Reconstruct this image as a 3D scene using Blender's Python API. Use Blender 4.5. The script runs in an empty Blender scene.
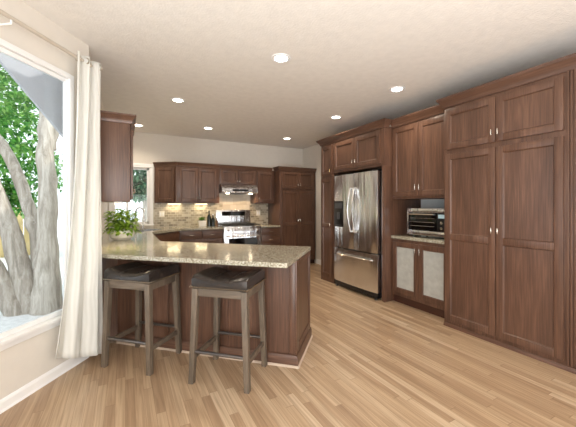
import bpy, bmesh, math, random
from mathutils import Matrix, Vector
random.seed(7)
C = bpy.context.scene.collection
R = math.radians
PI = math.pi

# ------------------------------------------------------------------ camera
cam_d = bpy.data.cameras.new('camera')
cam = bpy.data.objects.new('camera', cam_d); C.objects.link(cam)
cam.location = (0, 0, 1.32); cam.rotation_euler = (R(90), 0, R(-28.2))
cam_d.sensor_width = 36; cam_d.lens = 304 / 576 * 36
cam_d.shift_y = -7.5 / 576; cam_d.clip_start = 0.02
bpy.context.scene.camera = cam

# ------------------------------------------------------------------ world, sun, window daylight, added fill lights, exposure
w = bpy.data.worlds.new('world'); bpy.context.scene.world = w; w.use_nodes = True
bg = w.node_tree.nodes['Background']
bg.inputs[0].default_value = (0.86, 0.94, 1.0, 1); bg.inputs[1].default_value = 1.7
sun_d = bpy.data.lights.new('sun', 'SUN'); sun_d.energy = 2.6; sun_d.angle = R(2); sun_d.color = (1, .96, .88)
sun = bpy.data.objects.new('sun', sun_d); C.objects.link(sun)
sun.rotation_euler = Vector((-0.75, 0.35, -1.0)).to_track_quat('-Z', 'Y').to_euler()

def area(name, loc, direction, sx, sy, power, col=(1, 1, 1), spread=180):
    d = bpy.data.lights.new(name, 'AREA'); d.shape = 'RECTANGLE'; d.size = sx; d.size_y = sy
    d.energy = power; d.color = col; d.spread = R(spread)
    o = bpy.data.objects.new(name, d); C.objects.link(o); o.location = loc
    o.rotation_euler = Vector(direction).to_track_quat('-Z', 'Z').to_euler()
    return o
area('rear_window_daylight', (1.2, -3.3, 1.15), (0, 1, 0.28), 4.6, 1.8, 90, (.93, .97, 1.0))
area('side_fill_light', (-1.86, -1.3, 1.2), (1, 0.15, 0.3), 3.6, 1.8, 200, (.93, .97, 1.0))  # added fill from the left rear; that wall has no window

area('added_ceiling_fill', (.2, -1.3, .8), (0.25, 0.15, 1), 2.4, 1.6, 80, (.95, .97, 1.0))  # upward fill added to brighten the ceiling, not a lamp of the room

sc = bpy.context.scene
sc.view_settings.view_transform = 'Standard'; sc.view_settings.look = 'None'
sc.view_settings.gamma = 1; sc.view_settings.use_curve_mapping = False
sc.view_settings.exposure = 0.35
CAN_POWER = 23
sc.cycles.use_denoising = True
sc.cycles.max_bounces = 8; sc.cycles.diffuse_bounces = 5; sc.cycles.transparent_max_bounces = 24
sc.cycles.sample_clamp_indirect = 4

# ------------------------------------------------------------------ colour + materials
def lin(r, g, b):
    return tuple(((v / 255) / 12.92 if v / 255 <= .04045 else ((v / 255 + .055) / 1.055) ** 2.4) for v in (r, g, b)) + (1,)

def new_mat(name):
    m = bpy.data.materials.new(name); m.use_nodes = True
    nt = m.node_tree; return m, nt, nt.nodes['Principled BSDF']

def N(nt, t, **kw):
    n = nt.nodes.new(t)
    for k, v in kw.items():
        setattr(n, k, v)
    return n

def plain(name, col, rough=.5, metal=0., noise=0.04, spec=None, bump=0., bscale=200, **inp):
    m, nt, b = new_mat(name)
    tc = N(nt, 'ShaderNodeTexCoord'); nz = N(nt, 'ShaderNodeTexNoise')
    nz.inputs['Scale'].default_value = 14; nz.inputs['Detail'].default_value = 4
    nt.links.new(tc.outputs['Object'], nz.inputs['Vector'])
    r = N(nt, 'ShaderNodeValToRGB')
    r.color_ramp.elements[0].position = .3; r.color_ramp.elements[1].position = .7
    r.color_ramp.elements[0].color = tuple(c * (1 - noise) for c in col[:3]) + (1,)
    r.color_ramp.elements[1].color = tuple(min(1, c * (1 + noise)) for c in col[:3]) + (1,)
    nt.links.new(nz.outputs['Fac'], r.inputs['Fac']); nt.links.new(r.outputs['Color'], b.inputs['Base Color'])
    b.inputs['Roughness'].default_value = rough; b.inputs['Metallic'].default_value = metal
    if spec is not None: b.inputs['Specular IOR Level'].default_value = spec
    if bump:
        n2 = N(nt, 'ShaderNodeTexNoise'); n2.inputs['Scale'].default_value = bscale; n2.inputs['Detail'].default_value = 3
        nt.links.new(tc.outputs['Object'], n2.inputs['Vector'])
        bp = N(nt, 'ShaderNodeBump'); bp.inputs['Strength'].default_value = bump; bp.inputs['Distance'].default_value = .01
        nt.links.new(n2.outputs['Fac'], bp.inputs['Height']); nt.links.new(bp.outputs['Normal'], b.inputs['Normal'])
    for k, v in inp.items():
        b.inputs[k].default_value = v
    return m

def wood(name, dark, mid, light, axis='z', rough=.34, scale=1.0, streak=.5):
    m, nt, b = new_mat(name)
    tc = N(nt, 'ShaderNodeTexCoord'); oi = N(nt, 'ShaderNodeObjectInfo')
    mul = N(nt, 'ShaderNodeMath', operation='MULTIPLY'); mul.inputs[1].default_value = 23.0
    nt.links.new(oi.outputs['Random'], mul.inputs[0])
    add = N(nt, 'ShaderNodeVectorMath', operation='ADD')
    nt.links.new(tc.outputs['Object'], add.inputs[0]); nt.links.new(mul.outputs[0], add.inputs[1])
    def sc_(lo, hi):
        mp = N(nt, 'ShaderNodeMapping')
        s = [hi, hi, hi]; s['xyz'.index(axis)] = lo
        mp.inputs['Scale'].default_value = [v * scale for v in s]
        nt.links.new(add.outputs[0], mp.inputs['Vector']); return mp
    n1 = N(nt, 'ShaderNodeTexNoise'); n1.inputs['Scale'].default_value = 1; n1.inputs['Detail'].default_value = 5; n1.inputs['Distortion'].default_value = .8
    nt.links.new(sc_(1.1, 9).outputs[0], n1.inputs['Vector'])
    n2 = N(nt, 'ShaderNodeTexNoise'); n2.inputs['Scale'].default_value = 1; n2.inputs['Detail'].default_value = 3
    nt.links.new(sc_(4, 110).outputs[0], n2.inputs['Vector'])
    mx = N(nt, 'ShaderNodeMix'); mx.data_type = 'FLOAT'; mx.inputs[0].default_value = streak
    nt.links.new(n1.outputs['Fac'], mx.inputs[2]); nt.links.new(n2.outputs['Fac'], mx.inputs[3])
    r = N(nt, 'ShaderNodeValToRGB'); cr = r.color_ramp
    cr.elements[0].position = .28; cr.elements[0].color = dark
    cr.elements[1].position = .74; cr.elements[1].color = light
    e = cr.elements.new(.5); e.color = mid
    nt.links.new(mx.outputs[0], r.inputs['Fac']); nt.links.new(r.outputs['Color'], b.inputs['Base Color'])
    b.inputs['Roughness'].default_value = rough
    bp = N(nt, 'ShaderNodeBump'); bp.inputs['Strength'].default_value = .12; bp.inputs['Distance'].default_value = .003
    nt.links.new(n2.outputs['Fac'], bp.inputs['Height']); nt.links.new(bp.outputs['Normal'], b.inputs['Normal'])
    return m

def emit(name, col, s):
    m, nt, b = new_mat(name)
    b.inputs['Base Color'].default_value = col; b.inputs['Emission Color'].default_value = col; b.inputs['Emission Strength'].default_value = s
    return m

def floor_mat():
    m, nt, b = new_mat('oak_strip_floor')
    tc = N(nt, 'ShaderNodeTexCoord'); sx = N(nt, 'ShaderNodeSeparateXYZ'); nt.links.new(tc.outputs['Object'], sx.inputs[0])
    def M(op, a, c=None):
        n = N(nt, 'ShaderNodeMath', operation=op)
        for i, v in enumerate((a, c)):
            if v is None: continue
            if isinstance(v, (int, float)): n.inputs[i].default_value = v
            else: nt.links.new(v, n.inputs[i])
        return n.outputs[0]
    xr = M('DIVIDE', sx.outputs['X'], .058); row = M('FLOOR', xr); fx = M('FRACT', xr)
    wn = N(nt, 'ShaderNodeTexWhiteNoise', noise_dimensions='1D'); nt.links.new(row, wn.inputs['W'])
    yr = M('ADD', M('DIVIDE', sx.outputs['Y'], .95), M('MULTIPLY', wn.outputs['Value'], 7.3)); cell = M('FLOOR', yr); fy = M('FRACT', yr)
    cb = N(nt, 'ShaderNodeCombineXYZ'); nt.links.new(row, cb.inputs[0]); nt.links.new(cell, cb.inputs[1])
    w2 = N(nt, 'ShaderNodeTexWhiteNoise', noise_dimensions='2D'); nt.links.new(cb.outputs[0], w2.inputs['Vector'])
    r = N(nt, 'ShaderNodeValToRGB'); cr = r.color_ramp
    cr.elements[0].position = 0; cr.elements[0].color = lin(170, 142, 114)
    cr.elements[1].position = 1; cr.elements[1].color = lin(206, 183, 155)
    for p, c in ((.2, (178, 150, 121)), (.5, (187, 160, 130)), (.8, (195, 169, 139))):
        e = cr.elements.new(p); e.color = lin(*c)
    nt.links.new(w2.outputs['Value'], r.inputs['Fac'])
    # grain
    mp = N(nt, 'ShaderNodeMapping'); mp.inputs['Scale'].default_value = (70, 2.2, 1)
    ad = N(nt, 'ShaderNodeVectorMath', operation='ADD'); nt.links.new(tc.outputs['Object'], ad.inputs[0]); nt.links.new(w2.outputs['Color'], ad.inputs[1])
    nt.links.new(ad.outputs[0], mp.inputs['Vector'])
    nz = N(nt, 'ShaderNodeTexNoise'); nz.inputs['Scale'].default_value = 1; nz.inputs['Detail'].default_value = 5; nz.inputs['Distortion'].default_value = .6
    nt.links.new(mp.outputs[0], nz.inputs['Vector'])
    gr = N(nt, 'ShaderNodeValToRGB'); gr.color_ramp.elements[0].position = .3; gr.color_ramp.elements[1].position = .62
    gr.color_ramp.elements[0].color = (.60, .55, .50, 1); gr.color_ramp.elements[1].color = (1, 1, 1, 1)
    nt.links.new(nz.outputs['Fac'], gr.inputs['Fac'])
    mu = N(nt, 'ShaderNodeMix'); mu.data_type = 'RGBA'; mu.blend_type = 'MULTIPLY'; mu.inputs[0].default_value = .8
    nt.links.new(r.outputs['Color'], mu.inputs[6]); nt.links.new(gr.outputs['Color'], mu.inputs[7])
    # joints
    g1 = M('LESS_THAN', fx, .035); g2 = M('LESS_THAN', fy, .004)
    g = M('MAXIMUM', g1, g2)
    m2 = N(nt, 'ShaderNodeMix'); m2.data_type = 'RGBA'; nt.links.new(M('MULTIPLY', g, .55), m2.inputs[0])
    nt.links.new(mu.outputs[2], m2.inputs[6]); m2.inputs[7].default_value = lin(110, 80, 55)
    nt.links.new(m2.outputs[2], b.inputs['Base Color'])
    b.inputs['Roughness'].default_value = .33
    return m

def granite():
    m, nt, b = new_mat('speckled_granite')
    tc = N(nt, 'ShaderNodeTexCoord')
    n1 = N(nt, 'ShaderNodeTexNoise'); n1.inputs['Scale'].default_value = 90; n1.inputs['Detail'].default_value = 5
    v = N(nt, 'ShaderNodeTexVoronoi'); v.inputs['Scale'].default_value = 120
    for n in (n1, v): nt.links.new(tc.outputs['Object'], n.inputs['Vector'])
    r = N(nt, 'ShaderNodeValToRGB'); cr = r.color_ramp
    cr.elements[0].position = .33; cr.elements[0].color = lin(96, 88, 72)
    cr.elements[1].position = .66; cr.elements[1].color = lin(196, 192, 178)
    e = cr.elements.new(.44); e.color = lin(148, 140, 120)
    e = cr.elements.new(.54); e.color = lin(168, 163, 146)
    nt.links.new(n1.outputs['Fac'], r.inputs['Fac'])
    lt = N(nt, 'ShaderNodeMath', operation='LESS_THAN'); lt.inputs[1].default_value = .18
    nt.links.new(v.outputs['Distance'], lt.inputs[0])
    mx = N(nt, 'ShaderNodeMix'); mx.data_type = 'RGBA'
    ml = N(nt, 'ShaderNodeMath', operation='MULTIPLY'); ml.inputs[1].default_value = .55; nt.links.new(lt.outputs[0], ml.inputs[0])
    nt.links.new(ml.outputs[0], mx.inputs[0]); nt.links.new(r.outputs['Color'], mx.inputs[6]); mx.inputs[7].default_value = lin(74, 66, 54)
    nt.links.new(mx.outputs[2], b.inputs['Base Color']); b.inputs['Roughness'].default_value = .12
    return m

def tiles(name, tw, th, cols, mortar, rough=.35):
    m, nt, b = new_mat(name)
    tc = N(nt, 'ShaderNodeTexCoord'); sx = N(nt, 'ShaderNodeSeparateXYZ'); nt.links.new(tc.outputs['Object'], sx.inputs[0])
    cb = N(nt, 'ShaderNodeCombineXYZ'); nt.links.new(sx.outputs['X'], cb.inputs[0]); nt.links.new(sx.outputs['Z'], cb.inputs[1])
    br = N(nt, 'ShaderNodeTexBrick'); br.inputs['Scale'].default_value = 1
    br.inputs['Brick Width'].default_value = tw; br.inputs['Row Height'].default_value = th; br.inputs['Mortar Size'].default_value = .004
    br.inputs['Color1'].default_value = (0, 0, 0, 1); br.inputs['Color2'].default_value = (1, 1, 1, 1); br.inputs['Mortar'].default_value = (.5, .5, .5, 1)
    nt.links.new(cb.outputs[0], br.inputs['Vector'])
    r = N(nt, 'ShaderNodeValToRGB'); cr = r.color_ramp; cr.interpolation = 'CONSTANT'
    cr.elements[0].color = cols[0]; cr.elements[1].position = .999; cr.elements[1].color = cols[-1]
    for i, c in enumerate(cols[1:]):
        e = cr.elements.new((i + 1) / len(cols)); e.color = c
    nt.links.new(br.outputs['Color'], r.inputs['Fac'])
    mx = N(nt, 'ShaderNodeMix'); mx.data_type = 'RGBA'
    nt.links.new(br.outputs['Fac'], mx.inputs[0]); nt.links.new(r.outputs['Color'], mx.inputs[6]); mx.inputs[7].default_value = mortar
    nt.links.new(mx.outputs[2], b.inputs['Base Color']); b.inputs['Roughness'].default_value = rough
    bp = N(nt, 'ShaderNodeBump'); bp.inputs['Strength'].default_value = .4; bp.inputs['Distance'].default_value = .003; bp.invert = True
    nt.links.new(br.outputs['Fac'], bp.inputs['Height']); nt.links.new(bp.outputs['Normal'], b.inputs['Normal'])
    return m

def steel(name, col, rough, axis_scale=(3, 3, 300), bump=.06):
    m, nt, b = new_mat(name)
    tc = N(nt, 'ShaderNodeTexCoord'); mp = N(nt, 'ShaderNodeMapping'); mp.inputs['Scale'].default_value = axis_scale
    nz = N(nt, 'ShaderNodeTexNoise'); nz.inputs['Scale'].default_value = 1; nz.inputs['Detail'].default_value = 3
    nt.links.new(tc.outputs['Object'], mp.inputs[0]); nt.links.new(mp.outputs[0], nz.inputs['Vector'])
    bp = N(nt, 'ShaderNodeBump'); bp.inputs['Strength'].default_value = bump; bp.inputs['Distance'].default_value = .002 if bump < .1 else .02
    nt.links.new(nz.outputs['Fac'], bp.inputs['Height']); nt.links.new(bp.outputs['Normal'], b.inputs['Normal'])
    b.inputs['Base Color'].default_value = col; b.inputs['Metallic'].default_value = 1; b.inputs['Roughness'].default_value = rough
    return m

def glass_mat(name, tint, gloss=.06):
    m = bpy.data.materials.new(name); m.use_nodes = True; nt = m.node_tree; nt.nodes.clear()
    out = N(nt, 'ShaderNodeOutputMaterial'); tr = N(nt, 'ShaderNodeBsdfTransparent'); gl = N(nt, 'ShaderNodeBsdfGlossy')
    tr.inputs[0].default_value = tint; gl.inputs['Roughness'].default_value = .02
    fr = N(nt, 'ShaderNodeFresnel'); fr.inputs[0].default_value = 1.3
    mx = N(nt, 'ShaderNodeMixShader')
    nt.links.new(fr.outputs[0], mx.inputs[0]); nt.links.new(tr.outputs[0], mx.inputs[1]); nt.links.new(gl.outputs[0], mx.inputs[2])
    nt.links.new(mx.outputs[0], out.inputs[0]); return m

def leaf_mat(name, c1, c2, c3):
    m, nt, b = new_mat(name)
    g = N(nt, 'ShaderNodeNewGeometry')
    r = N(nt, 'ShaderNodeValToRGB'); cr = r.color_ramp
    cr.elements[0].color = c1; cr.elements[1].color = c3; e = cr.elements.new(.5); e.color = c2
    nt.links.new(g.outputs['Random Per Island'], r.inputs['Fac']); nt.links.new(r.outputs['Color'], b.inputs['Base Color'])
    b.inputs['Roughness'].default_value = .5
    tl = N(nt, 'ShaderNodeBsdfTranslucent'); nt.links.new(r.outputs['Color'], tl.inputs[0])
    mx = N(nt, 'ShaderNodeMixShader'); mx.inputs[0].default_value = .45
    nt.links.new(b.outputs[0], mx.inputs[1]); nt.links.new(tl.outputs[0], mx.inputs[2])
    nt.links.new(mx.outputs[0], nt.nodes['Material Output'].inputs[0]); return m

WD = (lin(66, 46, 36), lin(93, 66, 52), lin(121, 89, 71))
M_WOOD = wood('walnut_stained_cherry', *WD)
M_WOODX = wood('walnut_stained_cherry_cross', *WD, axis='x')
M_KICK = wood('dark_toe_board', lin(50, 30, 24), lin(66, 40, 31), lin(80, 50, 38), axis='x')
M_INSIDE = wood('shadowed_cabinet_back', lin(56, 34, 27), lin(70, 43, 33), lin(84, 54, 42))
M_STOOL = wood('weathered_grey_brown_wood', lin(70, 60, 50), lin(98, 86, 73), lin(126, 111, 95), rough=.55, scale=2.2)
M_STOOLX = wood('weathered_grey_brown_wood_cross', lin(70, 60, 50), lin(98, 86, 73), lin(126, 111, 95), axis='x', rough=.55, scale=2.2)
M_WALL = plain('warm_white_wall_paint', lin(224, 218, 209), .8, noise=.015, bump=.05)
M_CEIL = plain('textured_ceiling_paint', lin(236, 232, 226), .9, noise=.03, bump=.3, bscale=55)
M_TRIM = plain('white_gloss_trim', lin(246, 246, 246), .35, noise=.01)
M_FLOOR = floor_mat()
M_GRAN = granite()
M_TILE = tiles('mosaic_tile', .085, .048, [lin(126, 116, 100), lin(168, 158, 140), lin(146, 136, 118), lin(186, 178, 160), lin(156, 147, 130)], lin(188, 180, 164))
M_TILE2 = tiles('large_beige_tile', .15, .15, [lin(196, 187, 172), lin(203, 195, 181), lin(190, 181, 166)], lin(190, 178, 160))
M_STEEL = steel('brushed_stainless', (.80, .82, .85, 1), .22, (11, 11, .5), .7)
M_STEELH = steel('polished_handle_steel', (.78, .77, .75, 1), .16)
M_NICKEL = steel('satin_nickel', (.72, .69, .63, 1), .25)
M_BRASS = steel('aged_brass', (.78, .58, .28, 1), .25)
M_BLACK = plain('black_plastic', lin(18, 18, 19), .3)
M_BGLASS = plain('black_oven_glass', lin(12, 12, 13), .06)
M_IRON = plain('cast_iron', lin(24, 24, 25), .55)
M_LEATHER = plain('black_brown_leather', lin(44, 38, 35), .19, noise=.25, bump=.18, bscale=160)
M_NAIL = steel('dark_bronze_nailhead', (.5, .44, .36, 1), .25)
M_BAR = steel('gunmetal_footrest', (.22, .21, .21, 1), .3)
M_FROST = plain('frosted_reeded_glass', lin(172, 172, 166), .25, noise=.1)
M_WHITE = plain('white_ceramic', lin(236, 234, 228), .2)
M_PLATE = plain('white_plate_plastic', lin(232, 226, 215), .4)
M_GREYP = plain('pale_blue_grey_paint', lin(214, 220, 222), .7)
M_LAMP = emit('lit_downlight_lens', (1, .93, .82, 1), 14)
M_UCL = emit('lit_under_cabinet_lens', (1, .82, .5, 1), 8)
M_HOODL = emit('lit_hood_lens', (1, .8, .55, 1), 14)
M_DISP = emit('pale_clock_digits', (.35, .5, .55, 1), .12)
M_GLASS = glass_mat('window_glass', (.97, .98, .98, 1))
M_LEAF = leaf_mat('tree_leaves', lin(44, 112, 40), lin(92, 160, 66), lin(160, 204, 112))
M_LEAF2 = leaf_mat('blue_green_leaves', lin(52, 104, 78), lin(92, 140, 108), lin(150, 184, 150))
M_HOUSE = leaf_mat('houseplant_leaves', lin(100, 146, 40), lin(156, 194, 64), lin(200, 224, 116))
M_BARK = wood('pale_grey_bark', lin(112, 102, 90), lin(176, 166, 154), lin(222, 216, 206), rough=.9, scale=1.6, streak=.35)
M_PATIO = plain('sunlit_pale_concrete', lin(222, 222, 222), .9, noise=.1)
M_FENCE = wood('yellow_cedar_fence', lin(176, 150, 100), lin(200, 176, 124), lin(220, 200, 150), rough=.8)
M_EAVE = plain('pale_grey_soffit', lin(176, 178, 186), .8, noise=.02)
M_BOTTLE = plain('dark_green_bottle_glass', lin(28, 36, 34), .08)
M_AMBER = plain('amber_liquid_bottle', lin(96, 66, 34), .1)
M_SOIL = plain('dark_potting_soil', lin(46, 36, 28), .9, noise=.3)

def curtain_mat():
    m, nt, b = new_mat('cream_patterned_curtain')
    tc = N(nt, 'ShaderNodeTexCoord'); mp = N(nt, 'ShaderNodeMapping'); mp.inputs['Scale'].default_value = (7, 7, 2)
    nt.links.new(tc.outputs['Object'], mp.inputs[0])
    wv = N(nt, 'ShaderNodeTexWave'); wv.inputs['Scale'].default_value = 1.3; wv.inputs['Distortion'].default_value = 6; wv.inputs['Detail'].default_value = 1
    nt.links.new(mp.outputs[0], wv.inputs['Vector'])
    r = N(nt, 'ShaderNodeValToRGB'); r.color_ramp.elements[0].color = lin(236, 236, 231); r.color_ramp.elements[1].color = lin(245, 245, 241)
    nt.links.new(wv.outputs['Fac'], r.inputs['Fac']); nt.links.new(r.outputs['Color'], b.inputs['Base Color'])
    bp = N(nt, 'ShaderNodeBump'); bp.inputs['Strength'].default_value = .25; bp.inputs['Distance'].default_value = .006
    nt.links.new(wv.outputs['Fac'], bp.inputs['Height']); nt.links.new(bp.outputs['Normal'], b.inputs['Normal'])
    b.inputs['Roughness'].default_value = .9
    tl = N(nt, 'ShaderNodeBsdfTranslucent'); nt.links.new(r.outputs['Color'], tl.inputs[0])
    mx = N(nt, 'ShaderNodeMixShader'); mx.inputs[0].default_value = .35
    nt.links.new(b.outputs[0], mx.inputs[1]); nt.links.new(tl.outputs[0], mx.inputs[2])
    nt.links.new(mx.outputs[0], nt.nodes['Material Output'].inputs[0]); return m
M_CURT = curtain_mat()

# ------------------------------------------------------------------ mesh builders
class MB:
    def __init__(s, T=None):
        s.bm = bmesh.new(); s.T = T
    def _t(s, vs):
        if s.T is not None: bmesh.ops.transform(s.bm, matrix=s.T, verts=vs)
    def box(s, x0, x1, y0, y1, z0, z1, bev=0., T=None):
        v = bmesh.ops.create_cube(s.bm, size=1)['verts']
        for q in v:
            q.co = Vector(((x0 + x1) / 2 + q.co.x * (x1 - x0), (y0 + y1) / 2 + q.co.y * (y1 - y0), (z0 + z1) / 2 + q.co.z * (z1 - z0)))
        if T is not None: bmesh.ops.transform(s.bm, matrix=T, verts=v)
        s._t(v)
        if bev:
            es = {e for q in v for e in q.link_edges}
            bmesh.ops.bevel(s.bm, geom=list(es), offset=bev, segments=2, profile=.6, affect='EDGES', clamp_overlap=True)
        return s
    def hexa(s, bot, top, bev=0.):
        """eight corners: four below, four above, both counter-clockwise"""
        v = [s.bm.verts.new(p) for p in list(bot) + list(top)]
        for f in ((3, 2, 1, 0), (4, 5, 6, 7), (0, 1, 5, 4), (1, 2, 6, 5), (2, 3, 7, 6), (3, 0, 4, 7)):
            s.bm.faces.new([v[i] for i in f])
        s._t(v)
        if bev:
            es = {e for q in v for e in q.link_edges}
            bmesh.ops.bevel(s.bm, geom=list(es), offset=bev, segments=2, profile=.6, affect='EDGES', clamp_overlap=True)
        return s
    def prism(s, poly, z0, z1, bev=0.):
        a = [s.bm.verts.new((x, y, z0)) for x, y in poly]; b = [s.bm.verts.new((x, y, z1)) for x, y in poly]
        n = len(poly)
        f0 = s.bm.faces.new(a[::-1]); f1 = s.bm.faces.new(b)
        for i in range(n):
            s.bm.faces.new((a[i], a[(i + 1) % n], b[(i + 1) % n], b[i]))
        s._t(a + b)
        if bev:
            es = list(f0.edges) + list(f1.edges)
            bmesh.ops.bevel(s.bm, geom=es, offset=bev, segments=3, profile=.5, affect='EDGES', clamp_overlap=True)
        return s
    def extrude_x(s, prof, x0, x1):
        """profile of (y, z) points pulled along x"""
        a = [s.bm.verts.new((x0, y, z)) for y, z in prof]; b = [s.bm.verts.new((x1, y, z)) for y, z in prof]
        n = len(prof)
        s.bm.faces.new(a[::-1]); s.bm.faces.new(b)
        for i in range(n): s.bm.faces.new((a[i], a[(i + 1) % n], b[(i + 1) % n], b[i]))
        s._t(a + b); bmesh.ops.recalc_face_normals(s.bm, faces=s.bm.faces)
        return s
    def sweep(s, path, prof):
        """moulding: closed profile of (outward, z) swept along an open xy path, outward = right of travel, mitred"""
        rings = []
        for i, p in enumerate(path):
            p = Vector(p)
            d0 = (p - Vector(path[i - 1])).normalized() if i else None
            d1 = (Vector(path[i + 1]) - p).normalized() if i < len(path) - 1 else None
            n0 = Vector((d0.y, -d0.x)) if d0 else None; n1 = Vector((d1.y, -d1.x)) if d1 else None
            if n0 and n1:
                n = (n0 + n1).normalized(); n = n / max(.3, n.dot(n0))
            else: n = n0 or n1
            rings.append([s.bm.verts.new((p.x + n.x * o, p.y + n.y * o, z)) for o, z in prof])
        m = len(prof)
        for a, b in zip(rings, rings[1:]):
            for i in range(m): s.bm.faces.new((a[i], a[(i + 1) % m], b[(i + 1) % m], b[i]))
        s.bm.faces.new(rings[0]); s.bm.faces.new(rings[-1][::-1])
        s._t([v for r in rings for v in r]); bmesh.ops.recalc_face_normals(s.bm, faces=s.bm.faces)
        return s
    def tube(s, pts, rad, seg=10, caps=True):
        pts = [Vector(p) for p in pts]; rads = rad if isinstance(rad, (list, tuple)) else [rad] * len(pts)
        rings = []; up = None
        for i, p in enumerate(pts):
            d = (pts[min(i + 1, len(pts) - 1)] - pts[max(i - 1, 0)]).normalized()
            if up is None:
                up = Vector((0, 0, 1)) if abs(d.z) < .9 else Vector((1, 0, 0))
            x = d.cross(up).normalized(); y = x.cross(d).normalized(); up = y
            rings.append([s.bm.verts.new(p + (x * math.cos(2 * PI * k / seg) + y * math.sin(2 * PI * k / seg)) * rads[i]) for k in range(seg)])
        for a, b in zip(rings, rings[1:]):
            for k in range(seg): s.bm.faces.new((a[k], a[(k + 1) % seg], b[(k + 1) % seg], b[k]))
        if caps:
            s.bm.faces.new(rings[0][::-1]); s.bm.faces.new(rings[-1])
        s._t([v for r in rings for v in r]); bmesh.ops.recalc_face_normals(s.bm, faces=s.bm.faces)
        return s
    def lathe(s, prof, seg=24, T=None):
        """profile of (radius, z)"""
        rings = []; allv = []
        for r, z in prof:
            if r < 1e-5: rings.append([s.bm.verts.new((0, 0, z))])
            else: rings.append([s.bm.verts.new((r * math.cos(2 * PI * k / seg), r * math.sin(2 * PI * k / seg), z)) for k in range(seg)])
            allv += rings[-1]
        for a, b in zip(rings, rings[1:]):
            if len(a) == 1 and len(b) == 1: continue
            for k in range(seg):
                k2 = (k + 1) % seg
                if len(a) == 1: s.bm.faces.new((a[0], b[k], b[k2]))
                elif len(b) == 1: s.bm.faces.new((a[k], b[0], a[k2]))
                else: s.bm.faces.new((a[k], a[k2], b[k2], b[k]))
        if T is not None: bmesh.ops.transform(s.bm, matrix=T, verts=allv)
        s._t(allv); bmesh.ops.recalc_face_normals(s.bm, faces=s.bm.faces)
        return s
    def grid(s, nu, nv, fn, closed_u=False):
        vs = [[s.bm.verts.new(fn(i / (nu if closed_u else nu - 1), j / (nv - 1))) for j in range(nv)] for i in range(nu)]
        for i in range(nu if closed_u else nu - 1):
            for j in range(nv - 1):
                i2 = (i + 1) % nu
                s.bm.faces.new((vs[i][j], vs[i2][j], vs[i2][j + 1], vs[i][j + 1]))
        s._t([v for r in vs for v in r]); return s
    def quad(s, a, b, c, d):
        s.bm.faces.new([s.bm.verts.new(p) for p in (a, b, c, d)]); return s

def obj(name, mb, mat, parent=None, smooth=True, shift=None):
    if shift is not None: bmesh.ops.translate(mb.bm, vec=-Vector(shift), verts=mb.bm.verts)
    me = bpy.data.meshes.new(name); mb.bm.to_mesh(me); mb.bm.free()
    me.materials.append(mat)
    if smooth:
        me.polygons.foreach_set('use_smooth', [True] * len(me.polygons)); me.set_sharp_from_angle(angle=R(32))
    o = bpy.data.objects.new(name, me); C.objects.link(o)
    if parent: o.parent = parent
    return o

def tag(o, label, cat, group=None):
    o['label'] = label; o['category'] = cat
    if group: o['group'] = group
    return o

def thing(name, label, cat, loc=(0, 0, 0), rotz=0, group=None):
    o = bpy.data.objects.new(name, None); C.objects.link(o); o.empty_display_size = .1
    o.location = loc; o.rotation_euler = (0, 0, rotz)
    return tag(o, label, cat, group)

def struct(name, mb, mat, parent=None, smooth=False):
    o = obj(name, mb, mat, parent, smooth)
    if parent is None: o['kind'] = 'structure'
    return o

def copy_thing(root, loc, rotz, label):
    r = root.copy(); C.objects.link(r); r.location = loc; r.rotation_euler = (0, 0, rotz); r['label'] = label
    for ch in list(root.children):
        c = ch.copy(); C.objects.link(c); c.parent = r
        for g in list(ch.children):
            d = g.copy(); C.objects.link(d); d.parent = c
    return r

# ------------------------------------------------------------------ the room
CEIL = 2.73
struct('floor', MB().prism([(-.3, 6.6), (-.37, 3.23), (-2.05, .86), (-2.05, -3.5), (3.98, -3.5), (3.98, 6.6)], -.12, 0), M_FLOOR)
struct('ceiling', MB().prism([(-.3, 6.6), (-.37, 3.23), (-2.05, .86), (-2.05, -3.5), (3.98, -3.5), (3.98, 6.6)], CEIL, CEIL + .2), M_CEIL)
struct('wall_right', MB().box(3.88, 3.98, -3.5, 6.6, 0, CEIL), M_WALL)
# back wall with the opening of the sink window
WX0, WX1, WZ0, WZ1 = -.20, .415, .975, 2.06
mb = MB()
mb.box(-.36, WX0, 6.47, 6.6, 0, CEIL).box(WX1, 3.88, 6.47, 6.6, 0, CEIL).box(WX0, WX1, 6.47, 6.6, 0, WZ0).box(WX0, WX1, 6.47, 6.6, WZ1, CEIL)
struct('wall_back', mb, M_WALL)
struct('wall_left', MB().prism([(-.28, 3.183), (-.28, 6.47), (-.36, 6.47), (-.36, 3.16)], 0, CEIL), M_WALL)
# bay wall: local x runs from the corner towards the camera, y = 0 inner face, outside = +y
BAY = Matrix.Translation((-.28, 3.183, 0)) @ Matrix.Rotation(math.atan2(-.816, -.578), 4, 'Z') @ Matrix.Scale(-1, 4, (0, 1, 0))
BZ0, BZ1, BT0, BT1 = .46, 2.345, .21, 2.55
mb = MB(BAY)
for a in ((0, BT0, 0, .03, 0, CEIL), (BT1, 2.92, 0, .03, 0, CEIL), (BT0, BT1, 0, .03, 0, BZ0), (BT0, BT1, 0, .03, BZ1, CEIL)):
    mb.box(*a)
bmesh.ops.recalc_face_normals(mb.bm, faces=mb.bm.faces)
struct('wall_bay', mb, M_WALL)
struct('wall_rear_left', MB().box(-2.08, -1.965, -3.5, .80, 0, CEIL), M_WALL)
struct('wall_rear', MB().box(-2.08, 3.98, -3.6, -3.5, 0, CEIL), M_WALL)
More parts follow.
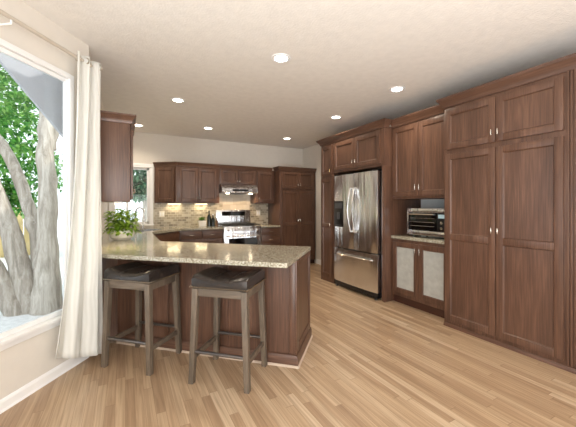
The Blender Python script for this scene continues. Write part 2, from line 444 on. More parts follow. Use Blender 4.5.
# bay window
wn = bpy.data.objects.new('window_1', None); C.objects.link(wn); wn['kind'] = 'structure'
def bay(name, fn, mat, parent):
    m = MB(BAY); fn(m); bmesh.ops.recalc_face_normals(m.bm, faces=m.bm.faces); return obj(name, m, mat, parent)
def f_cas(m):
    m.box(.176, .216, -.016, 0, .40, 2.385, .003).box(2.54, 2.61, -.022, 0, .40, 2.385, .003)
    m.box(.216, 2.54, -.022, 0, 2.345, 2.385, .003).box(.176, 2.61, -.018, 0, .395, .445, .003)
bay('window_frame', f_cas, M_TRIM, wn)
def f_sash(m):
    m.box(.205, .24, .002, .026, .465, 2.345, .003).box(2.49, 2.54, .002, .026, .465, 2.345, .003)
    m.box(.24, 2.49, .002, .026, 2.315, 2.345, .003).box(.24, 2.49, .002, .026, .465, .50, .003)
bay('window_sash', f_sash, M_TRIM, wn)
bay('window_sill', lambda m: m.box(.170, 2.62, -.045, .10, .440, .464, .005), M_TRIM, wn)
bay('window_pane', lambda m: m.box(.235, 2.495, .012, .017, .495, 2.32), M_GLASS, wn)
# sink window
wn2 = bpy.data.objects.new('window_2', None); C.objects.link(wn2); wn2['kind'] = 'structure'
m = MB(); m.box(WX0 - .06, WX0, 6.448, 6.469, .90, 2.13, .003).box(WX1, WX1 + .07, 6.448, 6.469, .955, 2.13, .003)
m.box(WX0 - .06, WX1 + .07, 6.446, 6.469, WZ1, 2.135, .003)
obj('window_frame', m, M_TRIM, wn2)
m = MB(); m.box(WX0, WX0 + .04, 6.49, 6.55, WZ0, WZ1, .003).box(WX1 - .04, WX1, 6.49, 6.55, WZ0, WZ1, .003)
m.box(WX0, WX1, 6.49, 6.55, WZ1 - .04, WZ1, .003).box(WX0, WX1, 6.49, 6.55, WZ0, WZ0 + .045, .003)
m.box(.02, .055, 6.495, 6.545, WZ0, WZ1, .003)
obj('window_sash', m, M_TRIM, wn2)
obj('window_sill', MB().box(WX0 - .06, WX1 + .08, 6.43, 6.52, .945, .972, .004), M_TRIM, wn2)
obj('window_pane', MB().box(WX0 + .03, WX1 - .03, 6.517, 6.522, WZ0 + .03, WZ1 - .03), M_GLASS, wn2)
# baseboards
BP = [(0, 0), (.014, 0), (.014, .06), (.009, .072), (.004, .08), (0, .08)]
m = MB(BAY); m.extrude_x([(-o, z) for o, z in BP], .02, 2.9); bmesh.ops.recalc_face_normals(m.bm, faces=m.bm.faces)
m2 = m; m2.extrude_x([(-.014, 0), (-.020, 0), (-.018, .010), (-.014, .014)], .02, 2.9); bmesh.ops.recalc_face_normals(m2.bm, faces=m2.bm.faces)
struct('baseboard_bay', m2, M_TRIM)
struct('baseboard_right', MB().box(3.864, 3.879, 4.60, 5.86, 0, .11, .003), M_TRIM)
# tiled backsplash on the back wall
mb = MB().box(.49, 2.94, 6.462, 6.4695, .906, 1.375)
struct('backsplash_wall_trim', mb, M_TILE)
mb = MB().box(1.86, 2.48, 6.454, 6.4615, .98, 1.58).box(1.70, 2.499, 6.4625, 6.4695, 1.376, 1.80)
struct('backsplash_range_trim', mb, M_TILE2)

# ------------------------------------------------------------------ cabinets
def knob_mb(x, z, y=-.025, vertical=True, L=.055):
    m = MB()
    a, b = ((x, y - .022, z - L / 2), (x, y - .022, z + L / 2)) if vertical else ((x - L / 2, y - .022, z), (x + L / 2, y - .022, z))
    a, b = Vector(a), Vector(b)
    m.tube([a, a.lerp(b, .2), a.lerp(b, .5), a.lerp(b, .8), b], [.003, .0055, .007, .0055, .003], 8)
    for t in (.22, .78):
        p = a.lerp(b, t); m.tube([p, p + Vector((0, .023, 0))], .0035, 6)
    return m

def door(root, x0, x1, z0, z1, hx=None, hz=None, mids=(), glass=False, vertical=True, hmat=None, st=.062, name='door', T=None, flat=False, hl=.055):
    """frame-and-panel door standing 2 cm in front of the face frame (y = 0)"""
    m = MB(T); y0, y1 = -.024, -.003
    if flat:
        m.box(x0, x1, y0, y1, z0, z1, .004)
    else:
        m.box(x0, x0 + st, y0, y1, z0, z1, .0025).box(x1 - st, x1, y0, y1, z0, z1, .0025)
        zs = [z0] + list(mids) + [z1]
        m.box(x0 + st - .001, x1 - st + .001, y0 + .0004, y1, z0, z0 + st, .0025)
        m.box(x0 + st - .001, x1 - st + .001, y0 + .0004, y1, z1 - st, z1, .0025)
        for q in mids: m.box(x0 + st - .001, x1 - st + .001, y0 + .0004, y1, q - st / 2, q + st / 2, .0025)
        # sloped bead round every panel
        ed = [z0 + st] + [v for q in mids for v in (q - st / 2, q + st / 2)] + [z1 - st]
        for a, b in zip(ed[0::2], ed[1::2]):
            px0, px1 = x0 + st, x1 - st; k = .008
            out = [(px0, y0 + .002, a), (px1, y0 + .002, a), (px1, y0 + .002, b), (px0, y0 + .002, b)]
            inn = [(px0 + k, y0 + .014, a + k), (px1 - k, y0 + .014, a + k), (px1 - k, y0 + .014, b - k), (px0 + k, y0 + .014, b - k)]
            for i in range(4):
                j = (i + 1) % 4
                vs = [m.bm.verts.new(p) for p in (out[i], out[j], inn[j], inn[i])]; m._t(vs); m.bm.faces.new(vs)
            if not glass: m.box(px0, px1, y0 + .014, y1, a, b)
    d = obj(name, m, M_WOODX if flat else M_WOOD, root)
    if glass:
        m = MB(T); m.box(x0 + st + .002, x1 - st - .002, -.011, -.007, z0 + st + .002, z1 - st - .002)
        g = obj('glass_pane', m, M_FROST, d); g['label'] = 'frosted pale glass pane'
    if hx is not None:
        h = knob_mb(hx, hz, vertical=vertical, L=hl)
        if T is not None: bmesh.ops.transform(h.bm, matrix=T, verts=h.bm.verts)
        h = obj('handle', h, hmat or M_NICKEL, d); h['label'] = 'small satin metal handle'
    return d

CR = lambda z0, z1, o: [(0, z0), (.012, z0), (.016, z0 + .018), (o * .45, z0 + (z1 - z0) * .42), (o * .85, z0 + (z1 - z0) * .72), (o, z1 - .014), (o, z1), (0, z1)]

# ---- right wall: local x = towards the camera, front faces -x of the world
RT = -PI / 2
PXF = 3.13
G_R = None
def right_cab(name, label, wy, wx=PXF):
    return thing(name, label, 'cabinet', (wx, wy, 0), RT)

# narrow column left of the refrigerator (4.57 .. 4.17)
DEP = 3.875 - PXF
t = right_cab('narrow_pantry_cabinet', 'tall narrow one-door-wide wood cabinet column at the left side of the refrigerator', 4.57)
obj('body', MB().box(0, .385, 0, DEP, .0, 2.42, .002), M_WOOD, t)
door(t, .03, .355, .09, 1.80, .325, 1.0, mids=(.98,))
door(t, .03, .355, 1.85, 2.37, .318, 1.93, hmat=M_BRASS)
obj('crown', MB().sweep([(0, DEP), (0, 0), (.385, 0)][::-1], [(-o, z) for o, z in CR(2.40, 2.50, .065)]), M_WOODX, t)
# over the refrigerator
t = right_cab('refrigerator_cabinet', 'two-door wood cabinet above the refrigerator with a tall side panel down to the floor', 4.184)
W = 4.184 - 3.045
obj('body', MB().box(0, W, 0, DEP, 1.875, 2.42, .002), M_WOOD, t)
obj('side_panel', MB().box(W - .05, W, 0, DEP - .001, 0, 1.874, .002), M_WOOD, t)
door(t, .02, .02 + .525, 1.915, 2.37, .515, 2.01)
door(t, .55, 1.075, 1.915, 2.37, .58, 2.01)
obj('crown', MB().sweep([(0, 0), (W, 0), (W, .08)][::-1], [(-o, z) for o, z in CR(2.40, 2.50, .065)]), M_WOODX, t)
# wall cabinet over the toaster oven
UX = 3.275; TX = 2.158
t = right_cab('upper_cabinet', 'two-door wood wall cabinet above the toaster oven nook', 3.043, UX)
W = 3.043 - TX - .002; UD = 3.875 - UX
obj('body', MB().box(0, W, 0, UD, 1.415, 2.42, .002), M_WOOD, t)
door(t, .03, W / 2 - .003, 1.45, 2.375, W / 2 - .03, 1.56, hl=.075)
door(t, W / 2 + .003, W - .03, 1.45, 2.375, W / 2 + .03, 1.56, hl=.075)
obj('crown', MB().sweep([(W, 0), (.002, 0)], [(-o, z) for o, z in CR(2.40, 2.50, .065)]), M_WOODX, t)
# base cabinet below the toaster oven
t = right_cab('base_cabinet', 'low wood cabinet with two frosted glass doors under the toaster oven', 3.043, UX)
obj('body', MB().box(0, W, 0, UD, .10, .875, .002), M_WOOD, t)
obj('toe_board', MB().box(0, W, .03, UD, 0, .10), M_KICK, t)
door(t, .03, W / 2 - .003, .15, .835, W / 2 - .035, .74, glass=True, hl=.085)
door(t, W / 2 + .003, W - .03, .15, .835, W / 2 + .035, .74, glass=True, hl=.085)
# nook lining and its worktop
m = MB().box(3.864, 3.876, TX + .003, 3.041, .918, 1.413)
tag(obj('nook_back_panel', m, M_GREYP), 'pale blue-grey back board of the nook, above and behind the toaster oven', 'panel')
m = MB().box(UX - .028, 3.876, TX + .002, 3.041, .8765, .915, .004)
tag(obj('nook_countertop', m, M_GRAN), 'short speckled granite worktop under the toaster oven', 'countertop')
# tall pantry at the right
t = right_cab('tall_pantry_cabinet', 'large floor-to-crown four-door wood pantry cabinet filling the right edge', TX)
W = TX - 1.02
obj('body', MB().box(0, W, 0, DEP, .0, 2.42, .002), M_WOOD, t)
for x0, x1, h in ((.022, .537, .512), (.543, 1.050, .568)):
    door(t, x0, x1, 1.935, 2.365, h, 2.025)
    door(t, x0, x1, .075, 1.885, h, 1.085, mids=(.985,))
obj('crown', MB().sweep([(0, .08), (0, 0), (W, 0)][::-1], [(-o, z) for o, z in CR(2.40, 2.505, .06)]), M_WOODX, t)
obj('base_moulding', MB().extrude_x([(0, 0), (-.016, 0), (-.014, .02), (-.006, .034), (0, .036)], 0, W), M_WOODX, t)
m = MB()
for k in range(3): m.box(1.066 + k * .022, 1.082 + k * .022, -.012, -.0005, .04, 2.40, .004)
obj('fluted_pilaster', m, M_WOOD, t)
t = right_cab('end_cabinet', 'dark wood cabinet edge beyond the fluted pilaster, cut by the photo edge', 1.018, PXF + .012)
obj('body', MB().box(0, .5, 0, DEP - .02, 0, 2.42, .002), M_WOOD, t)
door(t, .03, .47, .09, 2.36, .06, 1.05, mids=(.985,))
obj('crown', MB().sweep([(.5, 0), (0, 0)], [(-o, z) for o, z in CR(2.40, 2.505, .07)]), M_WOODX, t)

# ---- back wall
YF = 6.14
BD = 6.468 - YF
def back_cab(name, label, x, y=YF): return thing(name, label, 'cabinet', (x, y, 0), 0)
ZU0, ZU1, ZC0, ZC1 = 1.378, 2.11, 2.085, 2.165
# angled end cabinet
t = thing('angled_upper_cabinet', 'wood wall cabinet with an angled face right of the sink window', 'cabinet', (.505, 6.448, 0), 0)
m = MB(); P = [(0, .018), (0, 0), (.36, -.308), (.374, -.308), (.374, .018)]
m.prism(P, ZU0, ZU1); obj('body', m, M_WOOD, t)
L = math.hypot(.36, .308)
TD = Matrix.Rotation(math.atan2(-.308, .36), 4, 'Z')
door(t, .045, L - .035, ZU0 + .03, 2.06, T=TD, st=.055)
obj('crown', MB().sweep([(0, 0), (.36, -.308), (.374, -.308)][::-1], [(-o, z) for o, z in CR(ZC0, ZC1, .05)]), M_WOODX, t)
t = back_cab('two_door_upper_cabinet', 'two-door wood wall cabinet left of the range hood', .881)
W = 1.70 - .881
obj('body', MB().box(0, W, 0, BD, ZU0, ZU1, .002), M_WOOD, t)
door(t, .03, .395, ZU0 + .03, 2.06, .37, 1.48, st=.055); door(t, .40, .77, ZU0 + .03, 2.06, .425, 1.48, st=.055)
obj('crown', MB().sweep([(W, 0), (0, 0)], [(-o, z) for o, z in CR(ZC0, ZC1, .05)]), M_WOODX, t)
t = back_cab('hood_upper_cabinet', 'short two-door wood wall cabinet directly above the range hood', 1.702)
W = 2.498 - 1.702
obj('body', MB().box(0, W, 0, BD, 1.765, ZU1, .002), M_WOOD, t)
door(t, .02, .395, 1.785, 2.06, .37, 1.84, st=.05, hl=.04); door(t, .40, .776, 1.785, 2.06, .425, 1.84, st=.05, hl=.04)
obj('crown', MB().sweep([(W, 0), (0, 0)], [(-o, z) for o, z in CR(ZC0, ZC1, .05)]), M_WOODX, t)
t = back_cab('single_door_upper_cabinet', 'one-door wood wall cabinet between range hood and far pantry', 2.50)
W = .44
obj('body', MB().box(0, W, 0, BD, ZU0, ZU1, .002), M_WOOD, t)
door(t, .03, .40, ZU0 + .03, 2.06, .06, 1.48, st=.055)
obj('crown', MB().sweep([(W - .06, 0), (0, 0)], [(-o, z) for o, z in CR(ZC0, ZC1, .05)]), M_WOODX, t)
t = back_cab('far_pantry_cabinet', 'tall four-door wood pantry cabinet in the far corner right of the range', 2.942, 5.87)
W = 3.862 - 2.942; D2 = 6.468 - 5.87
obj('body', MB().box(0, W, 0, D2, .09, ZU1, .002), M_WOOD, t)
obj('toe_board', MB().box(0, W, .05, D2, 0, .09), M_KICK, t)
for x0, x1, h in ((.06, .462, .437), (.468, .87, .493)):
    door(t, x0, x1, 1.70, 2.065, h, 1.79, st=.055, hl=.05)
    door(t, x0, x1, .11, 1.66, h, 1.0, st=.055, mids=(.93,), hl=.07)
obj('crown', MB().sweep([(0, .24), (0, 0), (W, 0)][::-1], [(-o, z) for o, z in CR(ZC0, ZC1 + .01, .05)]), M_WOODX, t)

# base cabinets on the back wall
CT = .905; CTH = .036
ZB = CT - CTH - .001
YB = 5.855
BDP = 6.460 - YB
t = back_cab('drawer_base_cabinet', 'wood base cabinet with two top drawers left of the range', .885, YB)
W = 1.688 - .885
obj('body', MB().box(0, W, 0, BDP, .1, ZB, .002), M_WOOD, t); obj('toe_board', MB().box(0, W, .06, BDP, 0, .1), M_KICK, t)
for a, b in ((.015, .395), (.405, .79)):
    door(t, a, b, .70, ZB - .02, (a + b) / 2, .775, vertical=False, name='drawer', flat=True, hl=.09)
    door(t, a, b, .13, .685, b - .04 if a < .1 else a + .04, .60)
t = back_cab('three_drawer_base_cabinet', 'narrow wood base cabinet with stacked drawers right of the range', 2.487, YB)
W = 2.938 - 2.487
obj('body', MB().box(0, W, 0, BDP, .1, ZB, .002), M_WOOD, t); obj('toe_board', MB().box(0, W, .06, BDP, 0, .1), M_KICK, t)
for a, b in ((.715, ZB - .015), (.54, .70), (.13, .525)):
    door(t, .02, W - .02, a, b, W / 2, (a + b) / 2, vertical=False, name='drawer', flat=True, hl=.09)
# diagonal sink base
t = thing('sink_base_cabinet', 'wood base cabinet set diagonally across the corner under the sink', 'cabinet', (.335, 5.27, 0), 0)
dx, dy = .545, .585
P = [(0, 0), (dx, dy), (dx, 1.185), (-.60, 1.185), (-.60, 0)]
obj('body', MB().prism(P, .1, .62), M_WOOD, t)
m = MB().prism([(0, 0), (dx, dy), (dx - .02, dy + .02), (-.02, .02)], .621, ZB)
obj('front_rail', m, M_WOOD, t)
TD = Matrix.Rotation(math.atan2(dy, dx), 4, 'Z'); L = math.hypot(dx, dy)
door(t, .03, L - .03, .70, ZB - .02, T=TD, flat=True, name='drawer')
door(t, .03, L / 2 - .003, .13, .685, L / 2 - .04, .6, T=TD); door(t, L / 2 + .003, L - .03, .13, .685, L / 2 + .04, .6, T=TD)
# left run under the worktop
t = thing('side_base_cabinet', 'wood base cabinet along the left wall between peninsula and sink', 'cabinet', (.33, 4.14, 0), PI / 2)
W = 5.26 - 4.14
obj('body', MB().box(0, W, 0, .60, .1, ZB, .002), M_WOOD, t); obj('toe_board', MB().box(0, W, .06, .60, 0, .1), M_KICK, t)
for a, b in ((.02, W / 2 - .003), (W / 2 + .003, W - .02)):
    door(t, a, b, .70, ZB - .02, (a + b) / 2, .775, vertical=False, name='drawer', flat=True); door(t, a, b, .13, .685, (b - .04) if a < .1 else (a + .04), .6)
# hanging cabinet near the curtain
t = thing('hanging_upper_cabinet', 'wood wall cabinet beside the curtain, seen from its plain end panel', 'cabinet', (.045, 3.27, 0), PI / 2)
obj('body', MB().box(0, .86, 0, .322, 1.362, 2.13, .002), M_WOOD, t)
e = MB().box(-.004, -.0005, .004, .318, 1.366, 2.10, .001); obj('end_panel', e, M_WOOD, t)
door(t, .03, .427, 1.39, 2.06, .40, 1.48); door(t, .433, .83, 1.39, 2.06, .46, 1.48)
obj('crown', MB().sweep([(0, .322), (0, 0), (.86, 0)][::-1], [(-o, z) for o, z in CR(2.105, 2.185, .05)]), M_WOODX, t)

# ------------------------------------------------------------------ peninsula
ANG = R(-43)
ex = Vector((math.cos(ANG), math.sin(ANG))); ey = Vector((-math.sin(ANG), math.cos(ANG)))   # ey points into the kitchen
B0 = Vector((1.238, 2.182))                          # front right foot of the base
BL = 1.86                                           # front length back to the wall
t = thing('peninsula', 'angled walnut-brown kitchen peninsula base behind the two stools', 'peninsula', (B0.x, B0.y, 0), ANG)
PD = .60
def ploc(x, y):
    d_ = Vector((x, y)) - B0; return (d_.dot(ex), d_.dot(ey))
pk = (B0 + ey * PD); kk = (pk.x - .33) / ex.x; pk = pk - ex * kk
m = MB().prism([(0, 0), (0, PD), ploc(pk.x, pk.y), ploc(.33, 4.135), ploc(-.272, 4.135), ploc(-.272, 3.43), (-1.78, 0)], .005, ZB)
obj('body', m, M_WOOD, t)
m = MB()
for a, b in ((-.05, 0), (-.66, -.60), (-1.26, -1.20)): m.box(a, b, -.010, -.0005, .09, ZB, .003)
m.box(-1.78, 0, -.012, -.0005, .005, .09, .003)
obj('front_frame', m, M_WOOD, t)
m = MB(); m.box(.0005, .014, -.012, .07, .10, ZB, .003).box(.0005, .014, PD - .05, PD, .10, ZB, .003).box(.0005, .013, .07, PD - .05, ZB - .05, ZB, .003).box(.0005, .013, .07, PD - .05, .10, .16, .003)
m.box(.0005, .006, .07, PD - .05, .16, ZB - .05)
obj('end_panel', m, M_WOOD, t)
obj('base_moulding', MB().sweep([(-1.76, -.012), (.014, -.012), (.014, PD)], [(0, .006), (.014, .006), (.013, .07), (.006, .092), (0, .096)]), M_WOODX, t)
obj('shoe_moulding', MB().sweep([(-1.76, -.027), (.029, -.027), (.029, PD)], [(0, .001), (.012, .001), (.010, .010), (0, .016)]), plain('pale_shoe_moulding', lin(196, 176, 158), .5), t)
TB = Matrix.Translation((0, PD, 0)) @ Matrix.Rotation(PI, 4, 'Z')
door(t, .04, .58, .13, ZB - .02, .54, .6, T=TB); door(t, .59, 1.13, .13, ZB - .02, .63, .6, T=TB)

# ------------------------------------------------------------------ worktop (one continuous slab)
poly = [(1.684, 6.458), (-.274, 6.458), (-.274, 3.30)]
f1 = Vector((1.033, 1.941)); f0 = f1 - ex * ((f1.x + .135) / ex.x)
poly.append((f0.x, f0.y))
c = .012
poly += [tuple(f1 - ex * c), tuple(f1 - ex * c * .3 + ey * c * .3), tuple(f1 + ey * c)]
f2 = f1 + ey * .95
poly += [tuple(f2 - ey * c), tuple(f2 - ey * c * .3 - ex * c * .3), tuple(f2 - ex * c)]
k = (f2.x - .365) / ex.x; f3 = f2 - ex * k
poly += [(f3.x, f3.y), (.365, 5.235), (.895, 5.815), (1.684, 5.815)]
poly = poly[::-1] if sum(a[0] * b[1] - b[0] * a[1] for a, b in zip(poly, poly[1:] + poly[:1])) < 0 else poly
slab = obj('countertop', MB().prism(poly, CT - CTH, CT, .004), M_GRAN, smooth=False)
tag(slab, 'long speckled beige granite worktop wrapping from peninsula to the range', 'countertop')
SC = Vector((.30, 5.75, 0)); SA = math.atan2(dy, dx)
TS = Matrix.Translation(SC) @ Matrix.Rotation(SA, 4, 'Z')
cut = obj('cutter', MB(TS).box(-.30, .30, -.19, .19, .5, 1.2), M_GRAN)
md = slab.modifiers.new('cut', 'BOOLEAN'); md.object = cut; md.operation = 'DIFFERENCE'; md.solver = 'EXACT'
dg = bpy.context.evaluated_depsgraph_get()
me = bpy.data.meshes.new_from_object(slab.evaluated_get(dg)); slab.modifiers.clear(); slab.data = me
bpy.data.objects.remove(cut)
m = MB().box(2.488, 2.938, 5.815, 6.458, CT - CTH, CT, .004)
tag(obj('small_countertop', m, M_GRAN), 'short granite worktop between the range and the far pantry', 'countertop')
# sink
t = thing('kitchen_sink', 'stainless corner sink sunk in the worktop below the small window', 'sink', tuple(SC), SA)
m = MB(); m.box(-.292, .292, -.182, .182, .685, .69).box(-.292, -.288, -.182, .182, .69, CT - .004).box(.288, .292, -.182, .182, .69, CT - .004)
m.box(-.288, .288, -.182, -.178, .69, CT - .004).box(-.288, .288, .178, .182, .69, CT - .004)
obj('basin', m, M_STEEL, t)
obj('drain', MB(Matrix.Translation((0, 0, .6905))).lathe([(0, .003), (.03, .003), (.042, 0)]), M_STEELH, t)
# faucet
fb = Vector((.165, 5.985, CT))
t = thing('kitchen_faucet', 'tall chrome gooseneck faucet in front of the small window', 'faucet', (.165, 5.965, CT + .0005), SA)
pts = [(0, 0, .05), (0, 0, .30)] + [(0, -.085 + .085 * math.cos(a), .30 + .085 * math.sin(a)) for a in [PI * i / 12 for i in range(1, 13)]] + [(0, -.17, .22)]
m = MB(); m.tube(pts, .0125, 12); obj('spout', m, M_STEELH, t)
m = MB(); m.lathe([(0, 0), (.03, 0), (.03, .008), (.022, .02), (.02, .06), (0, .06)]); obj('base', m, M_STEELH, t)
obj('spray_head', MB(Matrix.Translation((0, -.17, .15))).lathe([(0, 0), (.017, 0), (.018, .05), (.014, .075), (0, .075)]), M_STEELH, t)
obj('lever', MB().tube([(.02, 0, .045), (.05, 0, .055), (.10, -.01, .085)], [.009, .007, .005], 8), M_STEELH, t)
t = thing('soap_dispenser', 'short chrome soap pump right of the gooseneck faucet', 'soap dispenser', (.285, 6.075, CT + .0005))
m = MB(); m.lathe([(0, 0), (.022, 0), (.022, .006), (.012, .014), (.012, .10), (0, .10)]); obj('stem', m, M_STEELH, t)
obj('nozzle', MB().tube([(0, 0, .10), (0, 0, .125), (.03, -.03, .13), (.055, -.055, .115)], .007, 8), M_STEELH, t)

# ------------------------------------------------------------------ refrigerator
t = thing('refrigerator', 'stainless french-door refrigerator with a water dispenser and bottom freezer drawer', 'refrigerator', (3.075, 3.622, 0), RT)
HW = .495
obj('body', MB().box(-HW + .012, HW - .012, .075, .78, .03, 1.80, .004), plain('dark_grey_case', lin(38, 38, 40), .4), t)
def bow(x0, x1, z0, z1, y, th, bulge):
    m = MB(); n = 12
    def yy(u): return y - bulge * (1 - (2 * u - 1) ** 2) - .0
    prof = []
    for i in range(n + 1):
        u = i / n; X = x0 + (x1 - x0) * u
        e = min(1, min(u, 1 - u) * 14); prof.append((X, yy(u) + .012 * (1 - e) ** 2))
    poly = prof + [(x1, y + th), (x0, y + th)]
    return m.prism(poly, z0, z1, .004)
fd = obj('left_door', bow(-HW, -.003, .655, 1.815, 0, .07, .012), M_STEEL, t)
fd2 = obj('right_door', bow(.003, HW, .655, 1.815, 0, .07, .012), M_STEEL, t)
dr = obj('freezer_drawer', bow(-HW, HW, .105, .638, 0, .07, .014), M_STEEL, t)
for x, par in ((-.045, fd), (.045, fd2)):
    pts = [(x, -.002, .92), (x, -.03, .93)] + [(x + (-.012 if x < 0 else .012) * math.sin(PI * i / 10), -.035 - .045 * math.sin(PI * i / 10), .95 + .62 * i / 10) for i in range(11)] + [(x, -.03, 1.585), (x, -.002, 1.595)]
    obj('door_handle', MB().tube(pts, .013, 10), M_STEELH, par)
pts = [(-.40, -.002, .545), (-.395, -.035, .55)] + [(-.38 + .76 * i / 10, -.04 - .025 * math.sin(PI * i / 10), .552) for i in range(11)] + [(.395, -.035, .55), (.40, -.002, .545)]
obj('drawer_handle', MB().tube(pts, .013, 10), M_STEELH, dr)
m = MB(); m.box(-.465, -.225, -.016, -.002, .985, 1.40, .004)
dp = obj('water_dispenser', m, M_BLACK, fd); dp['label'] = 'black water and ice dispenser panel'
M_DGREY = plain('grey_dispenser_plastic', lin(70, 72, 76), .35)
obj('dispenser_screen', MB().box(-.44, -.25, -.018, -.0165, 1.28, 1.375, .001), M_DGREY, dp)
obj('drip_tray', MB().box(-.425, -.27, -.024, -.0165, 1.0, 1.02, .003), M_DGREY, dp)
obj('paddle', MB().box(-.37, -.31, -.030, -.0165, 1.11, 1.22, .005), M_DGREY, dp)
obj('kick_grille', MB().box(-HW + .01, HW - .01, .01, .07, .03, .10, .004), M_BLACK, t)
for x in (-.44, .44):
    obj('foot', MB(Matrix.Translation((x, .035, 0))).lathe([(0, 0), (.022, 0), (.022, .012), (.012, .03), (0, .03)], 12), M_BLACK, t)
for x in (-.44, .44):
    obj('hinge_cover', MB().box(x - .045, x + .045, .015, .13, 1.8155, 1.838, .004), M_BLACK, t)

# ------------------------------------------------------------------ toaster oven
t = thing('toaster_oven', 'stainless countertop toaster oven with dark glass door in the nook', 'toaster oven', (3.335, 2.535, .915), RT)
w2 = .30
for x in (-.24, .24):
    for y in (.05, .32): obj('foot', MB(Matrix.Translation((x, y, .0005))).lathe([(0, 0), (.014, 0), (.016, .03), (0, .03)], 10), M_BLACK, t)
obj('case', MB().box(-w2, w2, .015, .40, .031, .375, .008), M_STEEL, t)
obj('front_frame', MB().box(-w2, w2, -.004, .0145, .325, .375, .004).box(-w2, w2, -.004, .0145, .031, .09, .004).box(-w2, -w2 + .02, -.003, .0145, .09, .325, .003), M_STEEL, t)
dd = obj('door', MB().box(-w2 + .022, .135, -.006, .014, .094, .321, .004), M_BGLASS, t)
m = MB()
for z in (.15, .20, .25): m.tube([(-w2 + .045, -.0085, z), (.11, -.0085, z)], .0022, 6)
obj('rack', m, M_STEELH, dd)
obj('handle', MB().tube([(-w2 + .04, -.006, .30), (-w2 + .045, -.035, .30), (.112, -.035, .30), (.117, -.006, .30)], .008, 8), M_STEELH, dd)
cp = obj('control_panel', MB().box(.14, w2 - .004, -.006, .014, .094, .321, .004), M_BLACK, t)
obj('display', MB().box(.16, .27, -.0075, -.0062, .255, .30), M_DISP, cp)
for z in (.135, .20):
    obj('knob', MB(Matrix.Translation((.212, -.0062, z)) @ Matrix.Rotation(PI / 2, 4, 'X')).lathe([(0, .02), (.017, .02), (.02, 0)], 16), M_STEELH, cp)

# ------------------------------------------------------------------ range + hood
t = thing('kitchen_range', 'stainless freestanding gas range with a black-glass clock panel between the base cabinets', 'range', (2.090, 5.80, 0), 0)
hw = .393
obj('body', MB().box(-hw, hw, .03, .655, .05, .895, .003), M_STEEL, t)
obj('cooktop', MB().box(-hw, hw, .0, .60, .896, .912, .004), M_STEEL, t)
od = obj('oven_door', MB().box(-hw + .005, hw - .005, -.012, .029, .20, .775, .006), M_STEEL, t)
obj('oven_window', MB().box(-.30, .30, -.0145, -.0125, .29, .68), M_BGLASS, od)
obj('handle', MB().tube([(-.35, -.012, .725), (-.345, -.055, .73), (.345, -.055, .73), (.35, -.012, .725)], .012, 10), M_STEELH, od)
obj('storage_drawer', MB().box(-hw + .005, hw - .005, -.008, .029, .06, .19, .005), M_STEEL, t)
cp = obj('control_panel', MB().hexa([(-hw, -.02, .785), (hw, -.02, .785), (hw, .029, .785), (-hw, .029, .785)], [(-hw, .0, .894), (hw, .0, .894), (hw, .029, .894), (-hw, .029, .894)], .003), M_STEEL, t)
for x in (-.31, -.17, 0, .17, .31):
    obj('knob', MB(Matrix.Translation((x, -.012, .84)) @ Matrix.Rotation(PI / 2 - .18, 4, 'X')).lathe([(0, .035), (.017, .035), (.022, 0)], 14), M_STEELH, cp)
for x in (-.255, 0, .255):
    m = MB()
    for q in (-.115, 0, .115): m.box(x + q - .006, x + q + .006, .04, .56, .935, .948, .002)
    for q in (.06, .18, .30, .42, .54): m.box(x - .121, x + .121, q - .006, q + .006, .932, .947, .002)
    for q in (-.115, .115):
        for yq in (.06, .54): m.box(x + q - .007, x + q + .007, yq - .007, yq + .007, .9125, .935)
    obj('grate', m, M_IRON, t)
for x, y in ((-.255, .15), (-.255, .42), (.255, .15), (.255, .42), (0, .29)):
    obj('burner', MB(Matrix.Translation((x, y, .9125))).lathe([(0, .017), (.03, .017), (.036, .008), (.05, .006), (.05, 0)], 16), M_IRON, t)
bgd = obj('backguard', MB().hexa([(-hw, .60, .913), (hw, .60, .913), (hw, .655, .913), (-hw, .655, .913)], [(-hw + .01, .615, 1.235), (hw - .01, .615, 1.235), (hw - .01, .65, 1.235), (-hw + .01, .65, 1.235)], .006), M_STEEL, t)
m = MB(); m.hexa([(-.26, .6035, 1.11), (.26, .6035, 1.11), (.26, .613, 1.11), (-.26, .613, 1.11)], [(-.26, .6085, 1.20), (.26, .6085, 1.20), (.26, .617, 1.20), (-.26, .617, 1.20)])
cd = obj('clock_panel', m, M_BGLASS, bgd)
t = thing('range_hood', 'stainless under-cabinet range hood with two lit lamps', 'range hood', (2.10, 6.14, 0), 0)
hw = .385
m = MB().extrude_x([(.31, 1.764), (-.06, 1.764), (-.155, 1.68), (-.165, 1.60), (-.15, 1.588), (.31, 1.575)], -hw, hw)
obj('hood_body', m, M_STEEL, t)
obj('filter', MB().box(-.24, .24, .0, .25, 1.566, 1.576), M_BAR, t)
obj('control_strip', MB().hexa([(-.17, -.165, 1.625), (.17, -.165, 1.625), (.17, -.150, 1.625), (-.17, -.150, 1.625)], [(-.17, -.160, 1.665), (.17, -.160, 1.665), (.17, -.146, 1.665), (-.17, -.146, 1.665)]), M_BLACK, t)
for x in (-.25, .25):
    obj('lamp', MB(Matrix.Translation((x, -.08, 1.57))).lathe([(0, 0), (.034, 0), (.038, .014), (0, .016)], 16), M_HOODL, t)
    d = bpy.data.lights.new('hood_light', 'SPOT'); d.energy = 8; d.color = (1, .70, .40); d.spot_size = R(150); d.shadow_soft_size = .03
    o = bpy.data.objects.new('hood_light', d); C.objects.link(o); o.parent = t; o.location = (x, -.08, 1.56)

